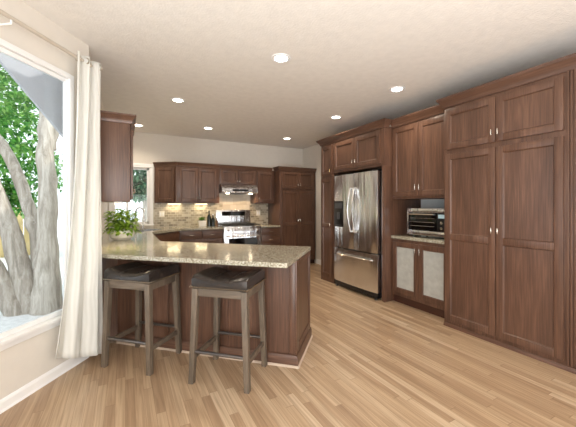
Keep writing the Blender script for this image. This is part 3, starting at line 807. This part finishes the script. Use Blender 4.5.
# ------------------------------------------------------------------ under-cabinet lights
def ucl(x, y, z, label, rot=0, e=.9):
    t = thing('under_cabinet_light', label, 'light', (x, y, z), rot, 'lights under the wall cabinets')
    obj('housing', MB().box(-.13, .13, -.035, .035, -.018, -.0008, .003), M_TRIM, t)
    obj('lens', MB().box(-.12, .12, -.028, .028, -.022, -.0185, .001), M_UCL, t)
    d = bpy.data.lights.new('under_cabinet_lamp', 'AREA'); d.shape = 'RECTANGLE'; d.size = .24; d.size_y = .05; d.energy = e; d.color = (1, .82, .52)
    o = bpy.data.objects.new('under_cabinet_lamp', d); C.objects.link(o); o.parent = t; o.location = (0, 0, -.026)
ucl(.86, 6.36, ZU0, 'lit strip light under the angled wall cabinet', 0)
ucl(1.38, 6.36, ZU0, 'lit strip light under the two-door wall cabinet left of the hood')
ucl(-.06, 3.45, 1.362, 'lit strip light under the hanging cabinet beside the curtain', PI / 2, 2.2)

# ------------------------------------------------------------------ small things on the back worktop
def leaf(m, p, d, L, wd, curl=.3):
    d = Vector(d).normalized(); s = d.cross(Vector((0, 0, 1)))
    s = s.normalized() if s.length > .05 else Vector((1, 0, 0)); n = s.cross(d)
    p = Vector(p); a = [p, p + d * L * .5 + s * wd * .5 - n * .0, p + d * L - n * L * curl, p + d * L * .5 - s * wd * .5]
    mid = p + d * L * .55 - n * L * .04
    vs = [m.bm.verts.new(q) for q in a]; c = m.bm.verts.new(mid)
    m.bm.faces.new((vs[0], vs[1], c)); m.bm.faces.new((vs[1], vs[2], c)); m.bm.faces.new((vs[2], vs[3], c)); m.bm.faces.new((vs[3], vs[0], c))

t = thing('potted_herb', 'low green herb in a square white pot on the back worktop', 'plant', (1.36, 6.20, CT + .0005))
m = MB(); k = .065
m.hexa([(-k, -k, 0), (k, -k, 0), (k, k, 0), (-k, k, 0)], [(-k - .012, -k - .012, .12), (k + .012, -k - .012, .12), (k + .012, k + .012, .12), (-k - .012, k + .012, .12)], .004)
obj('pot', m, M_WHITE, t)
m = MB(); rnd = random.Random(3)
for i in range(170):
    a = rnd.uniform(0, 2 * PI); r = rnd.uniform(0, .055); el = rnd.uniform(.1, 1.2)
    leaf(m, (r * math.cos(a), r * math.sin(a), .122 + rnd.uniform(0, .045)), (math.cos(a) * math.cos(el), math.sin(a) * math.cos(el), math.sin(el)), .042, .02)
obj('leaves', m, leaf_mat('herb_leaves', lin(48, 92, 30), lin(84, 128, 42), lin(120, 160, 66)), t)
def bottle(x, y, r, hgt, mat, label, cap):
    t = thing('oil_bottle', label, 'bottle', (x, y, CT + .0005), 0, 'bottles beside the range')
    obj('glass_body', MB().lathe([(0, 0), (r, 0), (r, hgt * .55), (r * .8, hgt * .66), (r * .36, hgt * .76), (r * .33, hgt * .93), (0, hgt * .93)], 20), mat, t)
    obj('cap', MB().lathe([(0, hgt * .93), (r * .4, hgt * .93), (r * .4, hgt), (0, hgt)], 14), cap, t)
bottle(1.52, 6.26, .042, .32, M_BOTTLE, 'tallest dark bottle between the white herb pot and the range', M_BLACK)
bottle(1.605, 6.28, .036, .24, M_BOTTLE, 'middle-height dark bottle beside the range', M_STEELH)
bottle(1.65, 6.17, .026, .17, M_AMBER, 'short amber bottle nearest the range', M_BLACK)
# wall plates
def plate(x, z, label):
    t = thing('wall_plate', label, 'outlet', (x, 6.4615, z), 0)
    obj('cover', MB().box(-.05, .05, -.006, -.0003, -.06, .06, .002), M_PLATE, t)
    for q in (-.022, .022): obj('rocker', MB().box(q - .014, q + .014, -.009, -.0065, -.032, .032, .001), M_TRIM, t)
plate(.64, 1.16, 'white double switch plate on the mosaic tile near the sink window')
plate(2.69, 1.16, 'white outlet plate on the mosaic tile right of the range')

# ------------------------------------------------------------------ plant on the worktop by the curtain
t = thing('potted_plant', 'bushy bright green plant in a white bowl of pebbles by the curtain', 'plant', (-.03, 4.28, CT + .0005))
bw = obj('bowl', MB().lathe([(0, 0), (.09, 0), (.13, .03), (.145, .08), (.13, .12), (.122, .12), (.135, .08), (.12, .035), (.085, .01), (0, .01)], 28), M_WHITE, t)
m = MB(); rnd = random.Random(5)
for i in range(60):
    a = rnd.uniform(0, 2 * PI); r = math.sqrt(rnd.random()) * .085; q = rnd.uniform(.02, .075)
    s_ = rnd.uniform(.012, .02)
    m.lathe([(0, -s_ * .7), (s_ * .8, -s_ * .35), (s_, 0), (s_ * .8, s_ * .35), (0, s_ * .7)], 8, T=Matrix.Translation((r * math.cos(a), r * math.sin(a), q + .012)))
pb = obj('pebbles', m, M_WHITE, t); pb['kind'] = 'stuff'
m = MB()
for i in range(26):
    a = rnd.uniform(0, 2 * PI); r = rnd.uniform(.05, .16); q = rnd.uniform(.2, .38)
    m.tube([(0.3 * r * math.cos(a), .3 * r * math.sin(a), .07), (.7 * r * math.cos(a), .7 * r * math.sin(a), .07 + (q - .07) * .6), (r * math.cos(a), r * math.sin(a), q - .02)], .003, 5)
obj('stems', m, plain('green_stem', lin(96, 130, 50), .5), t)
m = MB()
for i in range(620):
    a = rnd.uniform(0, 2 * PI); u = rnd.random(); r = math.sqrt(rnd.random()) * .165; q = rnd.uniform(.1, .36) - .3 * max(0, r - .09)
    b = a + rnd.uniform(-.8, .8); el = rnd.uniform(-.5, .8)
    leaf(m, (r * math.cos(a), r * math.sin(a), q), (math.cos(b) * math.cos(el), math.sin(b) * math.cos(el), math.sin(el)), rnd.uniform(.05, .085), rnd.uniform(.03, .05))
obj('leaves', m, M_HOUSE, t)

# ------------------------------------------------------------------ bar stools
def make_stool():
    t = thing('bar_stool', '', 'stool', group='two bar stools at the peninsula')
    lw = .043
    fx, fy, tx, ty, zt = .222, .185, .196, .168, .706      # half spreads at floor and top (centre of leg)
    for sx in (-1, 1):
        for sy in (-1, 1):
            def sq(cx, cy, z, h): return [(cx - h, cy - h, z), (cx + h, cy - h, z), (cx + h, cy + h, z), (cx - h, cy + h, z)]
            m = MB().hexa(sq(sx * fx, sy * fy, .0, lw / 2 - .002), sq(sx * tx, sy * ty, zt, lw / 2 + .001), .003)
            obj('leg', m, M_STOOL, t)
    def at(z): k = z / zt; return fx + (tx - fx) * k, fy + (ty - fy) * k
    a, b = at(.675)
    m = MB(); hh = .016
    m.box(-a + .02, a - .02, -b - hh, -b + hh, .652, .708, .002).box(-a + .02, a - .02, b - hh, b + hh, .652, .708, .002)
    obj('apron', m, M_STOOLX, t)
    m = MB().box(-a - hh, -a + hh, -b + .022, b - .022, .652, .708, .002).box(a - hh, a + hh, -b + .022, b - .022, .652, .708, .002)
    obj('side_apron', m, M_STOOL, t)
    for sy in (-1, 1):
        a, b = at(.235)
        obj('footrest', MB().tube([(-a, sy * b, .235), (a, sy * b, .235)], .0125, 12), M_BAR, t)
    for sx in (-1, 1):
        a, b = at(.20 if sx < 0 else .20)
        m = MB().box(sx * a - .011, sx * a + .011, -b + .018, b - .018, .175, .212, .003)
        obj('side_stretcher', m, M_STOOLX, t)
    # saddle cushion: raised at both ends, dipped in the middle
    nx, ny = 28, 18; CX, CY = .226, .196
    def top(u, v):
        x = (2 * u - 1); y = (2 * v - 1)
        e = max(abs(x) ** 5, abs(y) ** 5)
        z = .774 + .048 * abs(x) ** 2.2 + .006 * (1 - y * y) - .03 * (abs(x) ** 10 + abs(y) ** 10) * .7
        s_ = 1 - .03 * abs(x * y) ** 4
        return (x * CX * s_, y * CY * s_, z)
    m = MB()
    vs = [[m.bm.verts.new(top(i / (nx - 1), j / (ny - 1))) for j in range(ny)] for i in range(nx)]
    for i in range(nx - 1):
        for j in range(ny - 1): m.bm.faces.new((vs[i][j], vs[i + 1][j], vs[i + 1][j + 1], vs[i][j + 1]))
    rim = [vs[i][0] for i in range(nx)] + [vs[nx - 1][j] for j in range(1, ny)] + [vs[i][ny - 1] for i in range(nx - 2, -1, -1)] + [vs[0][j] for j in range(ny - 2, 0, -1)]
    prev = rim
    for z, g in ((.756, 1.012), (.732, 1.012), (.714, 1.0), (.711, .97)):
        cur = [m.bm.verts.new((v.co.x * 0 + r.co.x * g, r.co.y * g, z if z < .74 else z + .3 * (r.co.z - .774))) for v, r in zip(prev, rim)]
        n = len(rim)
        for i in range(n): m.bm.faces.new((prev[i], cur[i], cur[(i + 1) % n], prev[(i + 1) % n]))
        prev = cur
    m.bm.faces.new(prev)
    bmesh.ops.recalc_face_normals(m.bm, faces=m.bm.faces)
    cu = obj('seat_cushion', m, M_LEATHER, t)
    m = MB()
    for q in (-.075, .075):      # seams across the saddle
        m.tube([(q, -CY * .985 + 2 * CY * .985 * i / 16, top((q / CX + 1) / 2, i / 16)[2] + .0005) for i in range(17)], .0028, 6)
    obj('seam', m, plain('dark_leather_welt', lin(26, 23, 22), .4), cu)
    m = MB(); n = 26
    P = [(-CX + 2 * CX * i / n, s_ * (CY + .0035), .722) for i in range(n + 1) for s_ in (-1, 1)] + [(s_ * (CX + .004), -CY + 2 * CY * i / 22, .722) for i in range(1, 22) for s_ in (-1, 1)]
    for p in P:
        m.lathe([(0, -.006), (.006, -.003), (.0065, .002), (0, .006)], 6, T=Matrix.Translation(p))
    nl = obj('nailhead_trim', m, M_NAIL, cu); nl['kind'] = 'stuff'
    return t
st2 = make_stool()
st2.location = (.728, 2.322, 0); st2.rotation_euler = (0, 0, R(-43))
st2['label'] = 'right bar stool, black saddle seat, nearer the open end of the peninsula'
copy_thing(st2, (.140, 2.895, 0), R(-44), 'left bar stool, black saddle seat, beside the curtain')

# ------------------------------------------------------------------ curtain, rod
t = thing('curtain', 'long cream patterned curtain panel gathered at the right of the big window', 'curtain', (0, 0, 0))
bw_ = Vector((-.578, -.816)); bn = Vector((.816, -.578)); B00 = Vector((-.28, 3.183))
def bayp(tt, off): p = B00 + bw_ * tt + bn * off; return p
def pz(x, y, z):
    f, H, h = 304, 206, 1.32; a = R(28.2); X = (x - 288) / f; Y = (H - y) / f; k = (z - h) / Y
    return Vector(((math.cos(a) * X + math.sin(a)) * k, (-math.sin(a) * X + math.cos(a)) * k))
tA, tB = bayp(.262, .10), bayp(.0, .125)
bA, bM, bB = bayp(.45, .09), bayp(.25, .13), bayp(.07, .20)
def cur(u, v):
    top_ = tA.lerp(tB, u)
    bot = (bA.lerp(bM, u / .5) if u < .5 else bM.lerp(bB, (u - .5) / .5))
    p = top_.lerp(bot, v ** (2.2 - 1.3 * u))
    amp = .027 * (1 - .3 * v)
    d = math.sin(u * 2 * PI * 2.6 + .5 * v + 1.2) * amp + math.sin(u * 2 * PI * 6 + 2.2 * v) * .005
    p = p + bn * d
    zb = .21 - .19 * u if u < .5 else .115 - .09 * (u - .5)
    return (p.x, p.y, 2.545 + (zb - 2.545) * v)
m = MB().grid(90, 50, cur)
cl = obj('fabric', m, M_CURT, t); so = cl.modifiers.new('thick', 'SOLIDIFY'); so.thickness = .004
for i in range(4):
    u = (i + .5) / 4 * .92
    p = cur(u, .013)
    T = Matrix.Translation((p[0], p[1], 2.505)) @ Matrix.Rotation(math.atan2(bw_.y, bw_.x), 4, 'Z') @ Matrix.Rotation(PI / 2, 4, 'Y')
    ring = [(.022 + .006 * math.cos(a), .004 * math.sin(a)) for a in [2 * PI * k / 8 for k in range(9)]]
    obj('grommet', MB().lathe(ring, 18, T=T), M_NICKEL, t)
t = thing('curtain_rod', 'slim pale curtain rod on the wall above the big window', 'curtain rod', (0, 0, 0))
a = bayp(2.75, .10); b = bayp(.015, .10)
obj('pole', MB().tube([(a.x, a.y, 2.505), (b.x, b.y, 2.505)], .0135, 12), plain('pale_champagne_metal', lin(196, 186, 172), .35), t)
for q in (.012, 2.75):
    p = bayp(q, .10)
    obj('finial', MB(Matrix.Translation((p.x, p.y, 2.505))).lathe([(0, -.02), (.014, -.014), (.02, 0), (.014, .014), (0, .02)], 14), M_NICKEL, t)
for q in (.75, 1.6, 2.7):
    p = bayp(q, .002); r_ = bayp(q, .10)
    obj('bracket', MB().tube([(p.x, p.y, 2.47), (r_.x, r_.y, 2.47), (r_.x, r_.y, 2.494)], .006, 8), M_TRIM, t)

# ------------------------------------------------------------------ ceiling downlights
LP = [(1.31, 2.584, 'large round lit ceiling downlight nearest the camera, top centre'), (.621, 4.255, 'lit ceiling downlight above the peninsula, between curtain and the large nearest downlight'), (1.322, 5.526, 'lit ceiling downlight in front of the range wall, above the left wall cabinets'),
      (.199, 5.898, 'small lit ceiling downlight above the sink window, leftmost'), (2.889, 2.608, 'lit ceiling downlight in front of the toaster oven nook cabinets, rightmost'), (2.946, 3.885, 'lit ceiling downlight in front of the refrigerator'), (2.982, 5.606, 'small lit ceiling downlight before the far pantry')]
first = None
for x, y, lab in LP:
    if first is None:
        t = thing('ceiling_downlight', lab, 'ceiling light', (x, y, CEIL), 0, 'recessed ceiling downlights')
        obj('trim_ring', MB().lathe([(.062, -.003), (.066, -.009), (.088, -.008), (.094, -.0006), (.062, -.0006)], 32), M_TRIM, t)
        obj('lens', MB().lathe([(0, -.004), (.061, -.004), (.061, -.0015), (0, -.0015)], 32), M_LAMP, t)
        first = t
    else:
        t = copy_thing(first, (x, y, CEIL), 0, lab)
    d = bpy.data.lights.new('downlight_lamp', 'SPOT'); d.energy = CAN_POWER; d.color = (1, .86, .68); d.spot_size = R(140); d.spot_blend = .8; d.shadow_soft_size = .06
    o = bpy.data.objects.new('downlight_lamp', d); C.objects.link(o); o.location = (x, y, CEIL - .03)

# ------------------------------------------------------------------ outdoors
struct('ground', MB().box(-30, 30, -6, 40, -.42, -.30), M_PATIO)
# house eave beyond the big window
m = MB(BAY)
pts = [(1.5, 2.75), (.62, 2.75), (.35, 2.50), (-.23, 2.04), (-.44, 1.86), (-.44, 2.75)]
def ext(m, pts, y0, y1):
    a = [m.bm.verts.new((x, y0, z)) for x, z in pts]; b = [m.bm.verts.new((x, y1, z)) for x, z in pts]; n = len(pts)
    m.bm.faces.new(a); m.bm.faces.new(b[::-1])
    for i in range(n): m.bm.faces.new((a[i], b[i], b[(i + 1) % n], a[(i + 1) % n]))
    m._t(a + b); bmesh.ops.recalc_face_normals(m.bm, faces=m.bm.faces)
ext(m, pts, .5, .525)
struct('roof_eave_trim', m, M_EAVE)
# wooden fence far behind
t = thing('wooden_fence', 'yellowish cedar board fence far behind the tree outside the big window', 'fence', (-6, 12, -.3), R(15))
m = MB()
for i in range(40): m.box(-4 + i * .2, -4 + i * .2 + .185, 0, .025, 0, 1.55 + .02 * (i % 3), .004)
obj('boards', m, M_FENCE, t)
m = MB().box(-4, 4, .026, .07, .3, .39).box(-4, 4, .026, .07, 1.2, 1.29); obj('rails', m, M_FENCE, t)

def tree(name, label, loc, limbs, blobs, nleaf, lmat, seed, size=(.09, .15)):
    rnd = random.Random(seed)
    t = thing(name, label, 'tree', loc)
    for pts, rads in limbs:
        # subdivide with wobble
        P = []; Q = []
        for i in range(len(pts) - 1):
            for k in range(5):
                f = k / 5; a = Vector(pts[i]); b = Vector(pts[i + 1])
                P.append(a.lerp(b, f) + Vector((rnd.uniform(-.015, .015), rnd.uniform(-.015, .015), 0))); Q.append((rads[i] * (1 - f) + rads[i + 1] * f) * rnd.uniform(.94, 1.06))
        P.append(Vector(pts[-1])); Q.append(rads[-1])
        obj('trunk', MB().tube(P, Q, 12), M_BARK, t)
    m = MB()
    for i in range(nleaf):
        c, r = rnd.choice(blobs)
        while True:
            d = Vector((rnd.uniform(-1, 1), rnd.uniform(-1, 1), rnd.uniform(-1, 1)))
            if d.length < 1: break
        p = Vector(c) + Vector((d.x * r[0], d.y * r[1], d.z * r[2]))
        a = rnd.uniform(0, 2 * PI); el = rnd.uniform(-1.0, .5); L = rnd.uniform(*size)
        leaf(m, p, (math.cos(a) * math.cos(el), math.sin(a) * math.cos(el), math.sin(el)), L, L * .62)
    fo = obj('foliage', m, lmat, t); fo['kind'] = 'stuff'
    return t
# multi-trunk tree right outside the big window
def at(x, y, Z):
    X = (x - 288) / 304 * Z; a = R(28.2)
    return Vector((math.cos(a) * X + math.sin(a) * Z, -math.sin(a) * X + math.cos(a) * Z, 1.32 + (206 - y) / 304 * Z))
TL = Vector((-1.22, 5.62, -.30))
def limb(pts, Z, rads): return ([tuple(at(x, y, Z + dz) - TL) for x, y, dz in pts], rads)
tree('multi_trunk_tree', 'grey-barked multi-trunk leafy tree just outside the big window', tuple(TL),
     [limb([(47, 316, 0), (48, 260, 0), (48, 200, .05), (45, 150, .1), (47, 100, .2), (53, 20, .4)], 4.7, [.22, .145, .125, .115, .105, .08]),
      limb([(34, 316, .05), (22, 270, 0), (9, 230, -.05), (-6, 185, -.1), (-28, 130, -.2)], 4.7, [.22, .15, .13, .10, .07]),
      limb([(46, 300, .1), (36, 232, .1), (23, 190, .1), (8, 155, .1), (-10, 128, .1), (-40, 90, .1)], 4.75, [.16, .10, .085, .08, .07, .05]),
      limb([(18, 316, -.1), (-2, 275, -.2), (-22, 235, -.3)], 4.7, [.16, .11, .09]),
      limb([(50, 150, .2), (58, 110, .25), (70, 60, .3)], 4.75, [.08, .07, .05])],
     [(tuple(at(10, 90, 6.0) - TL), (1.3, 1.0, .9)), (tuple(at(-15, 130, 5.6) - TL), (1.0, .9, .9)), (tuple(at(45, 60, 6.2) - TL), (1.3, 1.0, .9)),
      (tuple(at(25, 170, 6.6) - TL), (.9, .9, .6)), (tuple(at(20, 30, 6.0) - TL), (1.5, 1.2, .9)), (tuple(at(0, 200, 6.2) - TL), (.6, .6, .4))], 9000, M_LEAF, 11, (.08, .14))
tree('background_tree', 'bright green tree farther back in the yard seen through the big window', (-5.2, 11.6, -.30),
     [([(0, 0, 0), (.05, 0, 1.5), (.1, .1, 3.0), (0, .2, 4.5)], [.16, .13, .1, .06])],
     [((0, 0, 3.2), (2.2, 1.6, 1.5)), ((-1.6, .5, 4.2), (2.0, 1.6, 1.6)), ((1.4, .4, 4.2), (1.6, 1.4, 1.6))], 6500, M_LEAF, 12, (.14, .24))
tree('spruce_green_tree', 'blue-green tree outside the small sink window', (.62, 11.5, -.30),
     [([(0, 0, 0), (.05, 0, 1.5), (0, .1, 3.0), (0, .2, 4.5)], [.16, .13, .1, .06])],
     [((0, 0, 2.9), (1.1, .8, .8)), ((-.3, .3, 3.7), (1.2, .8, .8)), ((.1, .2, 2.2), (.9, .5, .4))], 6000, M_LEAF2, 13, (.14, .22))
